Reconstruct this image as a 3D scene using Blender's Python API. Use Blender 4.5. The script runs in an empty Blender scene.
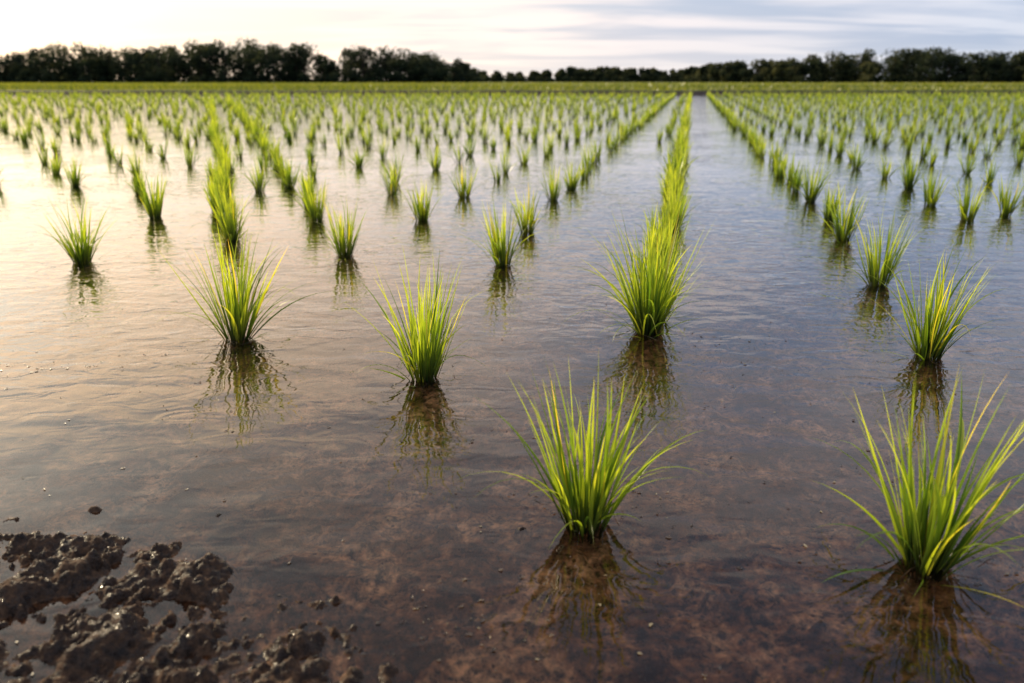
import bpy, math
import numpy as np
from mathutils import Vector
R = math.radians
rng = np.random.default_rng(7)
scene = bpy.context.scene

# ------------------------------------------------------------------ helpers
def build_mesh(name, verts, quads=None, tris=None, attrs=None, smooth=True, mat=None, parent=None):
    me = bpy.data.meshes.new(name)
    verts = np.asarray(verts, dtype=np.float32)
    me.vertices.add(len(verts)); me.vertices.foreach_set("co", verts.ravel())
    q = np.asarray(quads, dtype=np.int32); loops = q.ravel(); starts = (np.arange(len(q)) * 4).astype(np.int32)
    me.loops.add(len(loops)); me.loops.foreach_set("vertex_index", loops)
    me.polygons.add(len(starts)); me.polygons.foreach_set("loop_start", starts)
    me.polygons.foreach_set("use_smooth", np.full(len(starts), smooth))
    me.update(calc_edges=True)
    for k, v in (attrs or {}).items():
        a = me.attributes.new(k, 'FLOAT', 'POINT'); a.data.foreach_set("value", np.asarray(v, dtype=np.float32))
    ob = bpy.data.objects.new(name, me); scene.collection.objects.link(ob)
    if mat: me.materials.append(mat)
    return ob

def h2(ix, iy, seed):
    h = (ix.astype(np.int64) * 374761393 + iy.astype(np.int64) * 668265263 + seed * 144269504) & 0xffffffff
    h = ((h ^ (h >> 13)) * 1274126177) & 0xffffffff
    h = (h ^ (h >> 16)) & 0xffffffff
    return h / 4294967295.0
def vnoise(x, y, seed=0):
    ix = np.floor(x); iy = np.floor(y); fx = x - ix; fy = y - iy
    fx = fx * fx * fx * (fx * (fx * 6 - 15) + 10); fy = fy * fy * fy * (fy * (fy * 6 - 15) + 10)
    a = h2(ix, iy, seed); b = h2(ix + 1, iy, seed); c = h2(ix, iy + 1, seed); d = h2(ix + 1, iy + 1, seed)
    return (a * (1 - fx) + b * fx) * (1 - fy) + (c * (1 - fx) + d * fx) * fy - 0.5
def fbm(x, y, oct=4, seed=0, gain=0.5):
    s = 0; a = 1.0
    for o in range(oct):
        c, sn = math.cos(o * 1.1), math.sin(o * 1.1)
        s = s + a * vnoise((x * c - y * sn) * 2 ** o, (x * sn + y * c) * 2 ** o, seed + o * 17); a *= gain
    return s
def sstep(a, b, x):
    t = np.clip((x - a) / (b - a), 0, 1); return t * t * (3 - 2 * t)

class N:
    def __init__(s, mat_or_world):
        mat_or_world.use_nodes = True
        s.t = mat_or_world.node_tree; s.t.nodes.clear()
    def n(s, typ, **kw):
        nd = s.t.nodes.new(typ)
        for k, v in kw.items():
            if k.startswith('i_'):
                key = k[2:]; key = int(key) if key.isdigit() else key.replace('_', ' ')
                nd.inputs[key].default_value = v
            else: setattr(nd, k, v)
        return nd
    def l(s, a, b): s.t.links.new(a, b)
    def math(s, op, a, b=None, clamp=False):
        nd = s.n('ShaderNodeMath', operation=op, use_clamp=clamp)
        for i, v in enumerate([a, b]):
            if v is None: continue
            if isinstance(v, (int, float)): nd.inputs[i].default_value = v
            else: s.l(v, nd.inputs[i])
        return nd.outputs[0]
    def ramp(s, fac, stops, interp='LINEAR'):
        nd = s.n('ShaderNodeValToRGB'); s.l(fac, nd.inputs[0]); cr = nd.color_ramp; cr.interpolation = interp
        while len(cr.elements) < len(stops): cr.elements.new(0.5)
        for e, (p, c) in zip(cr.elements, stops):
            e.position = p; e.color = (*c, 1) if len(c) == 3 else c
        return nd.outputs[0]
    def mix(s, fac, a, b, typ='MIX'):
        nd = s.n('ShaderNodeMix', data_type='RGBA', blend_type=typ)
        for key, v in ((0, fac), (6, a), (7, b)):
            if isinstance(v, (int, float)): nd.inputs[key].default_value = v
            elif isinstance(v, tuple): nd.inputs[key].default_value = (*v, 1)
            else: s.l(v, nd.inputs[key])
        return nd.outputs[2]

# ------------------------------------------------------------------ sun / sky
SUN_AZ, SUN_EL = -43.0, 19.0
sd = (math.sin(R(SUN_AZ)) * math.cos(R(SUN_EL)), math.cos(R(SUN_AZ)) * math.cos(R(SUN_EL)), math.sin(R(SUN_EL)))
w = bpy.data.worlds.new("World"); scene.world = w
k = N(w)
sky = k.n('ShaderNodeTexSky', sky_type='NISHITA', sun_disc=False, sun_elevation=R(SUN_EL), sun_rotation=R(SUN_AZ), air_density=1.2, dust_density=2.0)
tc = k.n('ShaderNodeTexCoord')
nrm = k.n('ShaderNodeVectorMath', operation='NORMALIZE'); k.l(tc.outputs['Generated'], nrm.inputs[0])
sep = k.n('ShaderNodeSeparateXYZ'); k.l(nrm.outputs[0], sep.inputs[0])
zc = k.math('ADD', k.math('MAXIMUM', sep.outputs[2], 0.0), 0.07)
px = k.math('DIVIDE', sep.outputs[0], zc); py = k.math('DIVIDE', sep.outputs[1], zc)
comb = k.n('ShaderNodeCombineXYZ'); k.l(px, comb.inputs[0]); k.l(py, comb.inputs[1])
mp = k.n('ShaderNodeMapping'); k.l(comb.outputs[0], mp.inputs[0]); mp.inputs['Scale'].default_value = (0.42, 0.8, 1); mp.inputs['Rotation'].default_value = (0, 0, R(-12)); mp.inputs['Location'].default_value = (1.3, 0.4, 0)
nz = k.n('ShaderNodeTexNoise', i_Scale=1.0, i_Detail=4.0, i_Roughness=0.52, i_Distortion=0.4); k.l(mp.outputs[0], nz.inputs['Vector'])
cloud = k.ramp(nz.outputs[0], [(0.38, (0, 0, 0)), (0.62, (1, 1, 1))], 'EASE')
dot = k.n('ShaderNodeVectorMath', operation='DOT_PRODUCT'); k.l(nrm.outputs[0], dot.inputs[0]); dot.inputs[1].default_value = sd
glow = k.ramp(dot.outputs['Value'], [(0.0, (0.42, 0.53, 0.72)), (0.3, (0.56, 0.66, 0.83)), (0.6, (0.76, 0.78, 0.86)), (0.78, (1.02, 0.95, 0.90)), (0.90, (1.38, 1.18, 0.95)), (0.97, (2.0, 1.65, 1.2)), (1.0, (2.8, 2.2, 1.5))])
cl_col = k.mix(1.0, glow, (1.34, 1.20, 1.10), 'MULTIPLY')
gap = k.mix(1.0, glow, (0.62, 0.76, 1.0), 'MULTIPLY')
skyS = k.mix(1.0, sky.outputs[0], (0.12, 0.12, 0.12), 'MULTIPLY')
gap2 = k.mix(0.25, gap, skyS)
col = k.mix(cloud, gap2, cl_col)
hz = k.ramp(sep.outputs[2], [(0.0, (1, 1, 1)), (0.05, (0.35, 0.35, 0.35)), (0.14, (0, 0, 0))])
hzc = k.mix(1.0, glow, (1.26, 1.13, 0.97), 'MULTIPLY')
col = k.mix(k.math('MULTIPLY', hz, 0.8), col, hzc)
bg = k.n('ShaderNodeBackground', i_Strength=1.0); k.l(col, bg.inputs[0])
out = k.n('ShaderNodeOutputWorld'); k.l(bg.outputs[0], out.inputs[0])

sl = bpy.data.lights.new("sun", 'SUN'); sl.energy = 5.0; sl.angle = R(0.6); sl.color = (1.0, 0.82, 0.54)
so = bpy.data.objects.new("sun", sl); scene.collection.objects.link(so)
so.rotation_euler = Vector(sd).to_track_quat('Z', 'Y').to_euler(); so.location = (-30, 30, 20)

# ------------------------------------------------------------------ materials
def mat_ground():
    m = bpy.data.materials.new("mud_and_grass"); k = N(m)
    geo = k.n('ShaderNodeNewGeometry'); P = geo.outputs['Position']
    sp = k.n('ShaderNodeSeparateXYZ'); k.l(P, sp.inputs[0])
    n1 = k.n('ShaderNodeTexNoise', i_Scale=5.5, i_Detail=5.0, i_Roughness=0.74, i_Distortion=0.3); k.l(P, n1.inputs['Vector'])
    n2 = k.n('ShaderNodeTexNoise', i_Scale=42.0, i_Detail=4.0, i_Roughness=0.7); k.l(P, n2.inputs['Vector'])
    c1 = k.ramp(n1.outputs[0], [(0.38, (0.060, 0.024, 0.011)), (0.5, (0.27, 0.125, 0.058)), (0.61, (0.62, 0.36, 0.20))])
    c2 = k.ramp(n2.outputs[0], [(0.38, (0.12, 0.11, 0.10)), (0.5, (0.85, 0.83, 0.80)), (0.62, (1.6, 1.55, 1.5))])
    mud = k.mix(1.0, c1, c2, 'MULTIPLY')
    vo = k.n('ShaderNodeTexVoronoi', i_Scale=34.0); k.l(P, vo.inputs['Vector'])
    spk = k.ramp(vo.outputs['Distance'], [(0.13, (0.18, 0.15, 0.13)), (0.20, (1, 1, 1))])
    mud = k.mix(1.0, mud, spk, 'MULTIPLY')
    c3 = k.ramp(n2.outputs[0], [(0.34, (0.013, 0.007, 0.004)), (0.5, (0.046, 0.024, 0.013)), (0.68, (0.125, 0.066, 0.034))])
    up = k.n('ShaderNodeMapRange', i_1=-0.008, i_2=0.003); k.l(sp.outputs[2], up.inputs[0])
    mud = k.mix(up.outputs[0], mud, c3)
    n3 = k.n('ShaderNodeTexNoise', i_Scale=0.12, i_Detail=3.0); k.l(P, n3.inputs['Vector'])
    gr = k.ramp(n3.outputs[0], [(0.35, (0.06, 0.085, 0.014)), (0.6, (0.12, 0.14, 0.020))])
    fm = k.n('ShaderNodeMapRange', i_1=57.9, i_2=58.5); k.l(sp.outputs[1], fm.inputs[0])
    colr = k.mix(fm.outputs[0], mud, gr)
    b = k.n('ShaderNodeBump', i_Strength=1.0, i_Distance=0.010)
    n4 = k.n('ShaderNodeTexNoise', i_Scale=95.0, i_Detail=4.0, i_Roughness=0.65); k.l(P, n4.inputs['Vector'])
    k.l(n4.outputs[0], b.inputs['Height'])
    rr = k.ramp(n2.outputs[0], [(0.42, (0.18, 0.18, 0.18)), (0.56, (0.85, 0.85, 0.85))])
    rmix = k.mix(fm.outputs[0], rr, (0.95, 0.95, 0.95))
    p = k.n('ShaderNodeBsdfPrincipled'); k.l(colr, p.inputs['Base Color']); k.l(rmix, p.inputs['Roughness']); k.l(b.outputs[0], p.inputs['Normal'])
    p.inputs['Specular IOR Level'].default_value = 0.24
    o = k.n('ShaderNodeOutputMaterial'); k.l(p.outputs[0], o.inputs[0]); return m

def mat_water():
    m = bpy.data.materials.new("paddy_water"); k = N(m)
    geo = k.n('ShaderNodeNewGeometry'); P = geo.outputs['Position']
    sp = k.n('ShaderNodeSeparateXYZ'); k.l(P, sp.inputs[0])
    mp = k.n('ShaderNodeMapping'); k.l(P, mp.inputs[0]); mp.inputs['Scale'].default_value = (0.6, 1.0, 1); mp.inputs['Rotation'].default_value = (0, 0, R(14))
    a = k.n('ShaderNodeTexNoise', i_Scale=4.5, i_Detail=1.0, i_Roughness=0.5, i_Distortion=0.6); k.l(mp.outputs[0], a.inputs['Vector'])
    b = k.n('ShaderNodeTexNoise', i_Scale=13.0, i_Detail=1.5, i_Roughness=0.5, i_Distortion=0.9); k.l(mp.outputs[0], b.inputs['Vector'])
    big = k.n('ShaderNodeTexNoise', i_Scale=0.8, i_Detail=1.0); k.l(P, big.inputs['Vector'])
    amp = k.ramp(big.outputs[0], [(0.38, (0.35, 0.35, 0.35)), (0.60, (1, 1, 1))])
    # water sheltered by the mud bank is calmer; the open paddy carries more wind ripple
    open_ = k.n('ShaderNodeMapRange', i_1=1.8, i_2=5.0, i_3=0.40, i_4=1.0); k.l(sp.outputs[1], open_.inputs[0])
    h = k.math('ADD', k.math('MULTIPLY', a.outputs[0], 0.0055), k.math('MULTIPLY', k.math('MULTIPLY', b.outputs[0], 0.0062), k.math('MULTIPLY', amp, open_.outputs[0])))
    bp = k.n('ShaderNodeBump', i_Strength=1.0, i_Distance=1.0); k.l(h, bp.inputs['Height'])
    fr = k.n('ShaderNodeFresnel', i_IOR=1.50); k.l(bp.outputs[0], fr.inputs['Normal'])
    fac = k.math('MULTIPLY', k.math('SUBTRACT', fr.outputs[0], 0.034), 1.75, True)
    tr = k.n('ShaderNodeBsdfTransparent'); tr.inputs[0].default_value = (0.95, 0.86, 0.75, 1)
    df = k.n('ShaderNodeBsdfDiffuse'); df.inputs[0].default_value = (0.24, 0.12, 0.07, 1)
    mx0 = k.n('ShaderNodeMixShader', i_0=0.02); k.l(tr.outputs[0], mx0.inputs[1]); k.l(df.outputs[0], mx0.inputs[2])
    gl = k.n('ShaderNodeBsdfGlossy', i_Roughness=0.004); k.l(bp.outputs[0], gl.inputs['Normal'])
    mx = k.n('ShaderNodeMixShader'); k.l(fac, mx.inputs[0]); k.l(mx0.outputs[0], mx.inputs[1]); k.l(gl.outputs[0], mx.inputs[2])
    o = k.n('ShaderNodeOutputMaterial'); k.l(mx.outputs[0], o.inputs[0]); return m

def mat_leaf(name, lo, mid, tip, dark=1.0, transl=0.5):
    m = bpy.data.materials.new(name); k = N(m)
    at = k.n('ShaderNodeAttribute', attribute_name="t"); ar = k.n('ShaderNodeAttribute', attribute_name="tint")
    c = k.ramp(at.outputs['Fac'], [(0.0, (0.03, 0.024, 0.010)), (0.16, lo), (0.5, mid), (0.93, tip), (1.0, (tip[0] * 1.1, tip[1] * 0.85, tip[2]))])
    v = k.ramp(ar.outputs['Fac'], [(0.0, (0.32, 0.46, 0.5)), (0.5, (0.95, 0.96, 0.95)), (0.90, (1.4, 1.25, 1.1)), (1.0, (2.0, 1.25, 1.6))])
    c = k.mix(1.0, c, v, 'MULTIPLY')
    p = k.n('ShaderNodeBsdfPrincipled', i_Roughness=0.36); k.l(c, p.inputs['Base Color']); p.inputs['Specular IOR Level'].default_value = 0.5
    t = k.n('ShaderNodeBsdfTranslucent'); k.l(k.mix(1.0, c, (1.95 * dark, 1.75 * dark, 0.65), 'MULTIPLY'), t.inputs[0])
    mx = k.n('ShaderNodeMixShader', i_0=transl); k.l(p.outputs[0], mx.inputs[1]); k.l(t.outputs[0], mx.inputs[2])
    o = k.n('ShaderNodeOutputMaterial'); k.l(mx.outputs[0], o.inputs[0]); return m

M_ground = mat_ground(); M_water = mat_water()
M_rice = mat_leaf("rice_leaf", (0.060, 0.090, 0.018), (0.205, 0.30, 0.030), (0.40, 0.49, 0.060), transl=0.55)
M_field = mat_leaf("field_grass", (0.07, 0.10, 0.014), (0.14, 0.175, 0.020), (0.21, 0.235, 0.030), transl=0.4)

# ------------------------------------------------------------------ ground sheet
def grow(a, step, ratio, end):
    out = [a]; s = step; sg = 1 if end > a else -1
    while sg * (end - out[-1]) > 0:
        out.append(out[-1] + sg * s); s *= ratio
    return out[1:]
xs = np.array(sorted(set(np.round(np.concatenate([np.arange(-1.75, 0.05, 0.0035), np.arange(0.06, 2.3, 0.010), grow(2.3, 0.03, 1.09, 3000), grow(-1.75, 0.02, 1.09, -3000)]), 5))))
yf = [y for y in np.concatenate([np.arange(0.92, 1.80, 0.0035), np.arange(1.81, 4.2, 0.012), grow(4.2, 0.025, 1.06, 56.2), np.arange(56.4, 60.0, 0.12), grow(60, 0.3, 1.12, 3500), grow(0.92, 0.02, 1.12, -3000)])]
ys = np.array(sorted(set(np.round(yf, 5))))
X, Y = np.meshgrid(xs, ys)
near = np.exp(-((np.maximum(np.abs(X) - 3, 0)) / 8) ** 2 - (np.maximum(np.abs(Y - 2) - 3, 0) / 8) ** 2)
Z = -0.036 + 0.020 * fbm(X * 2.5, Y * 2.5, 3, 5) * near + 0.024 * fbm(X * 12, Y * 12, 4, 9) * near
bx = np.array([-60, -4, -1.6, -1.15, -0.87, -0.72, -0.52, -0.36, -0.24, -0.15, 0.1, 1, 5, 60])
by = np.array([2.2, 1.9, 1.65, 1.58, 1.58, 1.50, 1.40, 1.35, 1.24, 1.06, 0.6, 0.35, 0.3, 0.0])
d = np.interp(X, bx, by) - Y + 0.16 * fbm(X * 5, Y * 5, 4, 31)
bank = sstep(-0.06, 0.26, d) * (Y > -6)
Z += bank * 0.038
C = np.zeros_like(Z)
def clod(cx, cy, r, h, e=1.0, a=0.0, warp=0.7, add=0.3):
    R_ = r * 1.6
    i0, i1 = np.searchsorted(xs, [cx - R_, cx + R_]); j0, j1 = np.searchsorted(ys, [cy - R_, cy + R_])
    if i1 <= i0 or j1 <= j0: return
    sl_ = (slice(j0, j1), slice(i0, i1))
    xx = X[sl_] - cx; yy = Y[sl_] - cy
    c, s = math.cos(a), math.sin(a); u = (xx * c + yy * s); v = (-xx * s + yy * c) / e
    dd = np.sqrt(u * u + v * v) / r
    dd = dd * (1 + warp * fbm(X[sl_] / r * 1.2, Y[sl_] / r * 1.2, 3, int(abs(cx) * 977 + abs(cy) * 331) % 997))
    b = np.sqrt(np.clip(1 - dd * dd, 0, 1)) ** 1.1 * h
    C[sl_] = np.maximum(C[sl_], b) + add * np.minimum(C[sl_], b)
clod(-0.69, 1.45, 0.135, 0.052, 0.60, 0.10)
clod(-0.62, 1.41, 0.07, 0.038, 0.7, -0.3)
clod(-0.78, 1.43, 0.07, 0.036, 0.7, 0.3)
clod(-0.99, 1.56, 0.13, 0.028, 0.45, 0.2)
clod(-0.95, 1.44, 0.12, 0.030, 0.6, 0.6)
clod(-0.42, 1.36, 0.085, 0.026, 0.35, 0.3)
clod(-0.33, 1.28, 0.04, 0.026, 0.7, 0.0)
clod(-0.80, 1.22, 0.12, 0.032, 0.7, 0.9)
for i in range(420):
    x = rng.uniform(-1.75, 0.02); y = rng.uniform(0.9, 1.75)
    dd = np.interp(x, bx, by) - y
    if dd < -0.08: continue
    r = rng.uniform(0.012, 0.034) * (1.6 if rng.uniform() < .2 else 1)
    clod(x, y, r, min(r * rng.uniform(0.35, 0.7), 0.026), rng.uniform(0.45, 1), rng.uniform(0, 3))
for i in range(3200):          # crumbs
    x = rng.uniform(-1.75, 0.05); y = rng.uniform(0.9, 1.80)
    dd = np.interp(x, bx, by) - y
    if dd < -0.02 - 0.12 * rng.uniform() ** 3: continue
    r = rng.uniform(0.005, 0.013)
    clod(x, y, r, r * rng.uniform(0.4, 0.9), rng.uniform(0.5, 1), rng.uniform(0, 3), add=0.95)
Cb = C.copy(); C[:] = 0
for i in range(2600):
    x = rng.uniform(-1.75, 2.25); y = 0.95 + 2.9 * rng.uniform() ** 1.2
    r = rng.uniform(0.006, 0.030) * (1 if y < 2.0 else 1.5)
    clod(x, y, r, min(r * rng.uniform(0.6, 1.0), 0.028), rng.uniform(0.5, 1), rng.uniform(0, 3))
Zs = Z + C * (1 - bank)
lim = -0.004 - 0.008 * (Y > 2)
Zs = np.where(bank < 0.15, lim - 0.012 * np.log1p(np.exp(-(Zs - lim) / 0.012)), Zs)
C[:] = 0
for (x, y, r) in [(-0.16, 1.66, .016), (0.02, 1.64, .012), (-0.72, 1.70, .018), (-0.86, 1.77, .016), (-0.28, 1.52, .016), (0.50, 1.88, .013), (0.60, 1.30, .014), (0.72, 1.22, .016),
                  (-1.02, 1.72, .02), (-1.15, 1.78, .016), (-0.60, 1.62, .012), (-0.48, 1.55, .014), (-0.95, 1.70, .012), (-1.2, 1.68, .02), (-0.1, 1.36, .012), (-0.2, 1.42, .01)]:
    clod(x, y, r * 1.5, 0.030, 0.5, rng.uniform(0, .5))
Z = Zs + Cb + C
rough = fbm(X * 24, Y * 24, 4, 41, 0.6) * 0.018 + (0.4 - np.abs(fbm(X * 70, Y * 70, 2, 61, .5))) * 0.006
Z += rough * np.clip(bank * 1.3 + (Cb > .004) * .5, 0, 1)
Z = np.where(Z > 0.032, 0.032 + (Z - 0.032) * 0.6, Z)
Z = np.clip(Z, -0.055, 0.06)
ybund = 57.5 + 0.25 * fbm(X * 0.15, Y * 0, 3, 3)
rise = sstep(0.0, 0.7, Y - ybund)
Z = Z * (1 - rise) + rise * (0.10 + 0.20 * np.exp(-((Y - ybund - 1.0) / 0.7) ** 2) + 0.04 * fbm(X * 0.5, Y * 0.5, 2, 8))
Z = np.where(np.abs(X) > 150, np.maximum(Z, 0.1), Z); Z = np.where(Y < -25, np.maximum(Z, 0.1), Z)
ny, nx = X.shape
idx = np.arange(nx * ny).reshape(ny, nx)
quads = np.stack([idx[:-1, :-1], idx[:-1, 1:], idx[1:, 1:], idx[1:, :-1]], -1).reshape(-1, 4)
build_mesh("ground", np.stack([X, Y, Z], -1).reshape(-1, 3), quads, mat=M_ground)
build_mesh("water", [(-152, -26, 0), (152, -26, 0), (152, 58.1, 0), (-152, 58.1, 0)], [(0, 1, 2, 3)], mat=M_water, smooth=False)

# ------------------------------------------------------------------ blades
def blades(base, az, lean, bend, L, W, nseg, three=True, tint=None, twist=None):
    n = len(base); S = nseg
    s = np.linspace(0, 1, S + 1)
    th = lean[:, None] + bend[:, None] * ((np.arange(S) + 0.5) / S)[None] ** 1.7
    seg = (L / S)[:, None]
    hr = np.concatenate([np.zeros((n, 1)), np.cumsum(np.sin(th) * seg, 1)], 1)
    zz = np.concatenate([np.zeros((n, 1)), np.cumsum(np.cos(th) * seg, 1)], 1)
    dx = np.cos(az)[:, None]; dy = np.sin(az)[:, None]
    wob = (rng.uniform(-1, 1, (n, 1)) * 0.07 * L[:, None]) * np.sin(s * 2.6)[None]
    cx = base[:, 0:1] + hr * dx - wob * dy; cy = base[:, 1:2] + hr * dy + wob * dx; cz = base[:, 2:3] + zz
    tw = (twist if twist is not None else rng.uniform(-0.9, 0.9, n))[:, None] + rng.uniform(-0.8, 0.8, (n, 1)) * s[None]
    sx = -dy * np.cos(tw) + dx * np.sin(tw); sy = dx * np.cos(tw) + dy * np.sin(tw)
    wp = np.minimum(1, 0.45 + s * 2.2) * (1 - s ** 2.2)
    wp[-1] = 0.02
    hw = (W[:, None] * wp[None]) * 0.5
    C = np.stack([cx, cy, cz], -1); Sd = np.stack([sx, sy, np.zeros_like(sx)], -1) * hw[..., None]
    if three:
        fold = np.stack([dx * hw * 0.5, dy * hw * 0.5, -hw * 0.2], -1)
        V = np.stack([C - Sd, C + fold, C + Sd], 2); K = 3
    else:
        V = np.stack([C - Sd, C + Sd], 2); K = 2
    V = V.reshape(n, (S + 1) * K, 3)
    q = []
    for i in range(S):
        for j in range(K - 1):
            a = i * K + j; q.append((a, a + 1, a + K + 1, a + K))
    q = np.array(q)[None] + (np.arange(n) * (S + 1) * K)[:, None, None]
    tt = np.broadcast_to(np.repeat(s, K)[None], (n, (S + 1) * K))
    if tint is None: tint = rng.uniform(0, 1, n)
    rr = np.broadcast_to(tint[:, None], tt.shape)
    return V.reshape(-1, 3), q.reshape(-1, 4), tt.reshape(-1), rr.reshape(-1)

def clump_params(cx, cy, h, n, wid=1.0, spread=1.0, r0=0.028):
    az = rng.uniform(0, 2 * np.pi, n)
    rr = np.sqrt(rng.uniform(0, 1, n))
    base = np.stack([cx + np.cos(az) * rr * r0, cy + np.sin(az) * rr * r0, np.full(n, -0.03)], -1)
    az = az + rng.normal(0, 0.5, n)
    # every clump leans and opens a little differently
    la = rng.uniform(0, 6.28); lm = rng.uniform(0, 0.09)
    lean = (0.02 + rng.uniform(.20, .33) * rr ** 1.2 + rng.normal(0, 0.08, n)) * spread + lm * np.cos(az - la)
    bend = (0.04 + rng.uniform(.40, .65) * rng.uniform(0, 1, n) ** 2.0) * spread
    L = (h + 0.03) * (0.38 + 0.64 * rng.beta(1.5, 1.3, n)) * (1.04 - 0.10 * rr)
    droop = rng.uniform(0, 1, n) < 0.15
    bend = np.where(droop, rng.uniform(0.8, 1.9, n), bend); lean = np.where(droop, lean + 0.25, lean)
    low = rng.uniform(0, 1, n) < 0.04
    lean = np.where(low, rng.uniform(0.9, 1.25, n), lean); L = np.where(low, L * 0.6, L); bend = np.where(low, 0.55, bend)
    W = rng.uniform(0.0055, 0.0125, n) * wid
    return base, az, lean, bend, L, W

explicit = [(.173, 1.653, .44, 90, 1.05), (.896, 1.489, .47, 94, 1.15), (-.307, 2.629, .48, 88, 1.0), (-1.121, 3.087, .52, 92, 1.3), (.568, 3.169, .57, 150, 1.3),
 (1.580, 2.853, .47, 84, 1.15), (1.877, 3.970, .44, 74, 1.0), (2.175, 5.177, .40, 60, .95), (-.051, 4.434, .41, 74, .9), (-1.003, 4.706, .40, 76, 1.05),
 (-2.484, 4.512, .42, 80, 1.25), (-1.840, 5.177, .40, 70, 1.1), (.104, 5.466, .38, 54, .9), (-.676, 5.96, .36, 54, .95), (-1.464, 5.96, .38, 54, 1.0),
 (.359, 7.01, .36, 46, 1), (-.431, 7.197, .34, 46, 1), (-1.096, 7.33, .36, 46, 1), (-2.739, 6.10, .40, 56, 1.1), (3.514, 6.716, .36, 46, 1),
 (3.416, 5.96, .36, 46, 1), (3.838, 6.195, .38, 46, 1)]
for (x, y, h, n, sp) in explicit:
    p = clump_params(0, 0, h, n, 1.0 if y < 5 else 1.25, sp, 0.036)
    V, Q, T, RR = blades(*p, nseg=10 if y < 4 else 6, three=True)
    o = build_mesh("rice_plant", V, Q, attrs={"t": T, "tint": RR}, mat=M_rice); o.location = (x, y, 0)

pts = []
def jit(s): return rng.normal(0, s)
def row(x0c, ystart, yend, spc, slope=0.216, jx=0.05):
    y = ystart
    while y < yend:
        pts.append((x0c + slope * y + jit(jx), y + jit(0.06), rng.uniform(.29, .40)))
        y += (spc(y) if callable(spc) else spc) * rng.uniform(0.85, 1.15)
END = 57.0
row(-0.115, 3.50, END, lambda y: 0.27 + 0.004 * y, jx=0.03)
row(1.04, 6.0, END, lambda y: 0.75 if y < 8 else 0.45, jx=0.04)
row(-1.14, 7.8, END, lambda y: 0.75, jx=0.04)
row(-1.98, 8.3, END, lambda y: 0.95)
row(-2.95, 8.3, END, lambda y: 1.05)
row(-4.0, 7.6, END, lambda y: 1.05)
row(-5.0, 7.4, END, lambda y: 1.05)
row(2.1, 7.9, END, lambda y: 0.85)
for kx in range(6, 48): row(-kx, max(-1, (kx - 8) * 1.0), END, lambda y: 1.05)
for kx in range(3, 32): row(kx + 0.1, max(0, (kx - 7) * 2.0), END, lambda y: 0.9)
for kx in range(-47, 31):
    if kx in (0,): continue
    row(kx + 0.55, max(14, abs(kx) * 0.9), END, lambda y: 1.5, jx=0.09)
row(-1.84 + .362 * 5.177, 5.75, 40, lambda y: 0.52, slope=-.362, jx=0.04)
row(-1.003 + .357 * 4.706, 6.6, 40, lambda y: 0.62, slope=-.357, jx=0.04)
Vs, Qs, Ts, Rs = [], [], [], []; off = 0
P = np.array(pts)
P = P[(np.abs(P[:, 0]) < 5 + 0.80 * np.maximum(P[:, 1], 0))]
for lo, hi, nb, sg, th, wd in [(-2, 8, 52, 6, True, 1.2), (8, 18, 26, 4, False, 1.6), (18, 34, 15, 3, False, 2.2), (34, 60, 10, 3, False, 3.0)]:
    sel = P[(P[:, 1] >= lo) & (P[:, 1] < hi)]
    for (x, y, h) in sel:
        n = int(nb * rng.uniform(0.6, 1.25))
        p = clump_params(x, y, h * rng.uniform(0.85, 1.12), n, wd, rng.uniform(0.7, 1.1), 0.03)
        V, Q, T, RR = blades(*p, nseg=sg, three=th, tint=np.clip(rng.uniform(0, 1, n) * 0.8 + rng.uniform(-.15, .15), 0, 1))
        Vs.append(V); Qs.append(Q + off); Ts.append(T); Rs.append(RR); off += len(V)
build_mesh("rice_rows", np.concatenate(Vs), np.concatenate(Qs), attrs={"t": np.concatenate(Ts), "tint": np.concatenate(Rs)}, mat=M_rice)
print("clumps", len(P), "verts", off)

n = 80000
u = rng.uniform(0, 1, n); yy = 58.0 * (200 / 58.0) ** (u ** 0.8); xx = rng.uniform(-1, 1, n) * (0.72 * yy + 8)
stripe = fbm(xx * 0.02, yy * 0.25, 3, 91)
base = np.stack([xx, yy, np.full(n, 0.06)], -1)
hh = rng.uniform(0.22, 0.5, n) * (1 + 0.5 * (np.abs(yy - 59) < 0.8))
V, Q, T, RR = blades(base, rng.uniform(0, 6.28, n), rng.uniform(0, .35, n), rng.uniform(0, .5, n), hh, rng.uniform(.05, .12, n) * (yy / 80), 2, False, tint=np.clip(0.45 + 0.9 * stripe + rng.uniform(-.25, .25, n) - 0.6 * (np.abs(yy - 58.6) < 0.9) - 0.5 * (np.abs(yy - 86) < 5), 0, 0.9))
T = T * 0.75 + 0.2
build_mesh("grass_field", V, Q, attrs={"t": T, "tint": RR}, mat=M_field)

# ------------------------------------------------------------------ distant tree line
m = bpy.data.materials.new("tree_foliage"); k = N(m)
ar = k.n('ShaderNodeAttribute', attribute_name="tint"); ab = k.n('ShaderNodeAttribute', attribute_name="bark")
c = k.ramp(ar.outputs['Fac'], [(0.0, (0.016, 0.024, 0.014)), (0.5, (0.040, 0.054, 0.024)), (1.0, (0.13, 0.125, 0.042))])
c = k.mix(ab.outputs['Fac'], c, (0.05, 0.038, 0.028))
p = k.n('ShaderNodeBsdfPrincipled', i_Roughness=0.8); k.l(c, p.inputs['Base Color']); p.inputs['Specular IOR Level'].default_value = 0.15
t = k.n('ShaderNodeBsdfTranslucent'); k.l(c, t.inputs[0])
mx = k.n('ShaderNodeMixShader', i_0=0.3); k.l(p.outputs[0], mx.inputs[1]); k.l(t.outputs[0], mx.inputs[2])
o = k.n('ShaderNodeOutputMaterial'); k.l(mx.outputs[0], o.inputs[0]); M_tree = m

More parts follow.
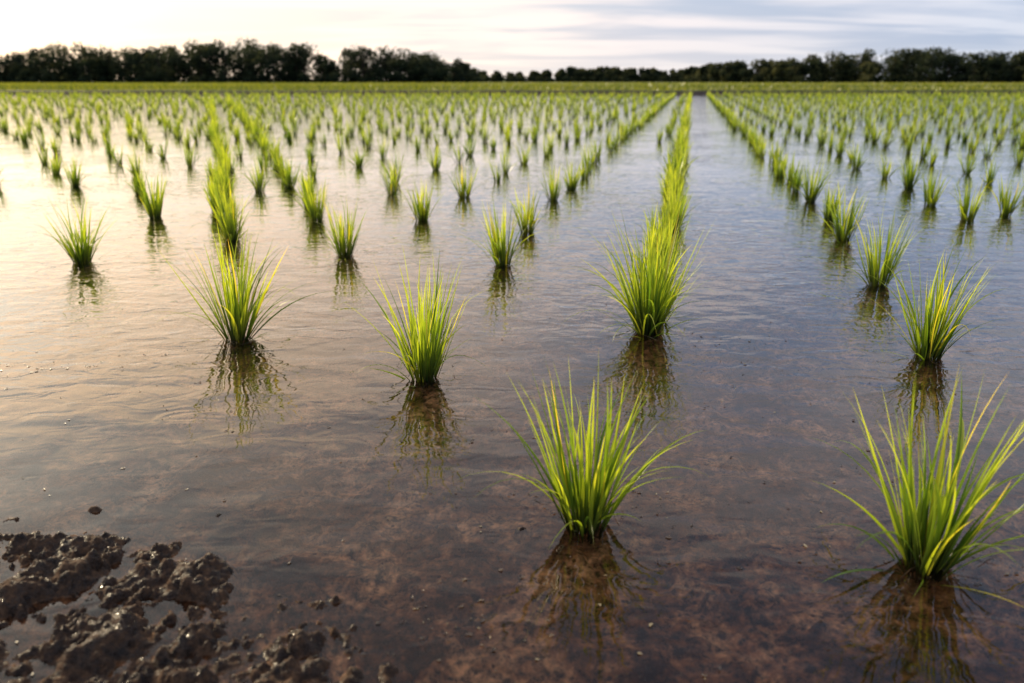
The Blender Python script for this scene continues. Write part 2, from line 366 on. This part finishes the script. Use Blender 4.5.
prof_x = np.array([-80, 0, 30, 50, 100, 130, 170, 200, 260, 310, 325, 333, 345, 380, 420, 450, 468, 480, 520, 560, 620, 680, 700, 740, 800, 830, 850, 880, 920, 950, 980, 1024, 1100])
prof_y = np.array([50, 53, 53, 41, 42, 48, 43, 40, 40, 43, 56, 60, 46, 44, 50, 56, 66, 72, 71, 68, 67, 68, 65, 60, 56, 53, 48, 51, 49, 46, 52, 49, 48])
def dist_of(ax):
    return np.interp(ax, [-.7, -.08, -.03, .2, .24, .7], [200, 215, 330, 330, 290, 200])
TV, TQ, TR, TB = [], [], [], []; toff = 0
def add(V, Q, r, b):
    global toff
    TV.append(V); TQ.append(Q + toff); TR.append(r); TB.append(b); toff += len(V)
def tube(p0, p1, r0, r1):
    p0 = np.array(p0, float); p1 = np.array(p1, float)
    ax = p1 - p0; ax /= np.linalg.norm(ax); a = np.cross(ax, [0.3, 1, 0.1]); a /= np.linalg.norm(a); b = np.cross(ax, a)
    an = np.arange(6) / 6 * 2 * np.pi
    ring = np.cos(an)[:, None] * a + np.sin(an)[:, None] * b
    V = np.concatenate([p0 + ring * r0, p1 + ring * r1])
    Q = np.array([(i, (i + 1) % 6, 6 + (i + 1) % 6, 6 + i) for i in range(6)])
    add(V, Q, np.full(12, .3), np.ones(12))
def leafcloud(centers, radii, per, size, tone):
    n = len(centers) * per
    c = np.repeat(centers, per, 0); r = np.repeat(radii, per, 0)
    dvec = rng.normal(0, 1, (n, 3)); dvec /= np.linalg.norm(dvec, axis=1)[:, None]
    rad = rng.uniform(0.35, 1.05, n) ** 0.6
    p = c + dvec * r * rad[:, None]; p[:, 2] = np.maximum(p[:, 2], 0.15)
    a = rng.normal(0, 1, (n, 3)); a /= np.linalg.norm(a, axis=1)[:, None]
    b = np.cross(a, rng.normal(0, 1, (n, 3))); b /= np.linalg.norm(b, axis=1)[:, None]
    s = size * rng.uniform(0.5, 1.2, n)[:, None]
    V = np.stack([p - a * s, p - b * s * .6, p + a * s, p + b * s * .6], 1).reshape(-1, 3)
    Q = np.arange(n * 4).reshape(-1, 4)
    painted_shade = np.clip(0.26 + tone + 0.5 * (dvec[:, 2] * .7 - dvec[:, 0] * .4) * rad + np.repeat(rng.uniform(-.2, .3, len(centers)), per) + rng.uniform(-.1, .1, n), 0, 1)  # tops and sun side of each leaf blob lightened: sunlight painted into the colour
    add(V, Q, np.repeat(painted_shade, 4), np.zeros(n * 4))
ax = -0.70
while ax < 0.72:
    dd = dist_of(ax)
    for rowi in range(2):
        D = dd + rowi * 9 + rng.uniform(-2, 4)
        axx = ax + rng.uniform(-.003, .003)
        H = 1 + .00112 * D * (79.8 - np.interp(512 + axx / 0.001193, prof_x, prof_y))
        H *= rng.uniform(0.94, 1.08) if rng.uniform() < .6 else rng.uniform(.62, .9)
        H = max(H, 2.5); bxp = axx * D; cr = min(H * 0.50, 4.8) * rng.uniform(.8, 1.15)
        top = np.array([bxp + rng.uniform(-.4, .4), D, H * .72])
        tube((bxp, D, 0.0), top, 0.035 * H, 0.015 * H)
        nbl = 15
        cen = []; rad = []
        for i in range(nbl):
            a = rng.uniform(0, 6.28); e = rng.uniform(0.14, 0.84)
            prof = math.sqrt(max(0.02, 1 - ((e - .42) / .50) ** 2))
            rr = cr * prof * rng.uniform(.25, .8)
            cpt = (bxp + math.cos(a) * rr, D + math.sin(a) * rr, H * e)
            cen.append(cpt); q = cr * rng.uniform(.32, .52); rad.append((q, q, min(q * .85, H * (1.0 - e) + 0.1)))
            if i < 4: tube((bxp, D, H * .3), cpt, .014 * H, .005 * H)
        for i in range(3):
            cen.append((bxp + rng.uniform(-2, 2), D - rng.uniform(0, 2.5), rng.uniform(.5, 1.5))); q = rng.uniform(1.2, 2.2); rad.append((q, q, q * .7))
        leafcloud(np.array(cen), np.array(rad), 70, 0.36 * D / 210, rng.uniform(-.1, .16) + (0.15 if dd > 250 else 0))  # farther trees get a paler tone, distance haze put into the leaf colour
    ax += (3.3 if dd < 250 else 3.7) / dd * rng.uniform(.65, 1.45)
build_mesh("distant_tree_line", np.concatenate(TV), np.concatenate(TQ), attrs={"tint": np.concatenate(TR), "bark": np.concatenate(TB)}, mat=M_tree, smooth=False)
print("tree verts", toff)

# ------------------------------------------------------------------ floating bits of straw and leaf
m = bpy.data.materials.new("wet_debris"); k = N(m)
ar = k.n('ShaderNodeAttribute', attribute_name="tint")
c = k.ramp(ar.outputs['Fac'], [(0, (0.02, 0.012, 0.007)), (0.7, (0.07, 0.042, 0.022)), (1, (0.30, 0.23, 0.12))])
p = k.n('ShaderNodeBsdfPrincipled', i_Roughness=0.4); k.l(c, p.inputs['Base Color']); o = k.n('ShaderNodeOutputMaterial'); k.l(p.outputs[0], o.inputs[0])
V, Q, Rr = [], [], []
def bit(x, y, L, wd, a, z):
    i = len(V); c, s = math.cos(a), math.sin(a); r = rng.uniform()
    kx = rng.uniform(-.3, .3) * L
    for (u, v) in [(-.5 * L, -.3 * wd), (0, -.5 * wd + kx), (.5 * L, -.2 * wd), (.5 * L, .3 * wd), (0, .5 * wd + kx), (-.5 * L, .2 * wd)]:
        V.append((x + u * c - v * s, y + u * s + v * c, z + rng.uniform(0, .0015))); Rr.append(r)
    Q.append((i, i + 1, i + 4, i + 5)); Q.append((i + 1, i + 2, i + 3, i + 4))
# drifts of specks gathered by the ripples
drift = [(rng.uniform(-.7, .7), 1.05 + 2.2 * rng.uniform() ** 1.4) for _ in range(26)]
for i in range(900):
    if i % 3:
        u_, y0 = drift[rng.integers(0, len(drift))]; x = u_ * y0 + rng.normal(0, .11); y = y0 + rng.normal(0, .045)
    else:
        y = 1.0 + 2.6 * rng.uniform() ** 1.7; x = rng.uniform(-.75, .75) * y
    s = 0.003 + .011 * rng.uniform() ** 2.2; bit(x, y, s, s * rng.uniform(.3, .8), rng.uniform(0, 3.14), .0015)
for (x, y, h, n_, sp) in explicit[:12]:
    for i in range(8):
        a = rng.uniform(0, 6.28); rr = rng.uniform(.04, .22)
        bit(x + math.cos(a) * rr, y + math.sin(a) * rr, rng.uniform(.03, .12), .0024, rng.uniform(0, 3.14), .002)
build_mesh("floating_debris", V, Q, attrs={"tint": Rr}, mat=m, smooth=False)

# ------------------------------------------------------------------ camera
cd = bpy.data.cameras.new("camera"); cam = bpy.data.objects.new("camera", cd); scene.collection.objects.link(cam)
cam.location = (0, 0, 1.0); cam.rotation_euler = (R(90 - 18.2), 0, 0)
cd.lens = 28; cd.sensor_width = 36; cd.clip_start = 0.05; cd.clip_end = 6000
cd.dof.use_dof = True; cd.dof.focus_distance = 2.6; cd.dof.aperture_fstop = 2.5
scene.camera = cam
scene.view_settings.view_transform = 'Standard'; scene.view_settings.look = 'None'; scene.view_settings.exposure = 0
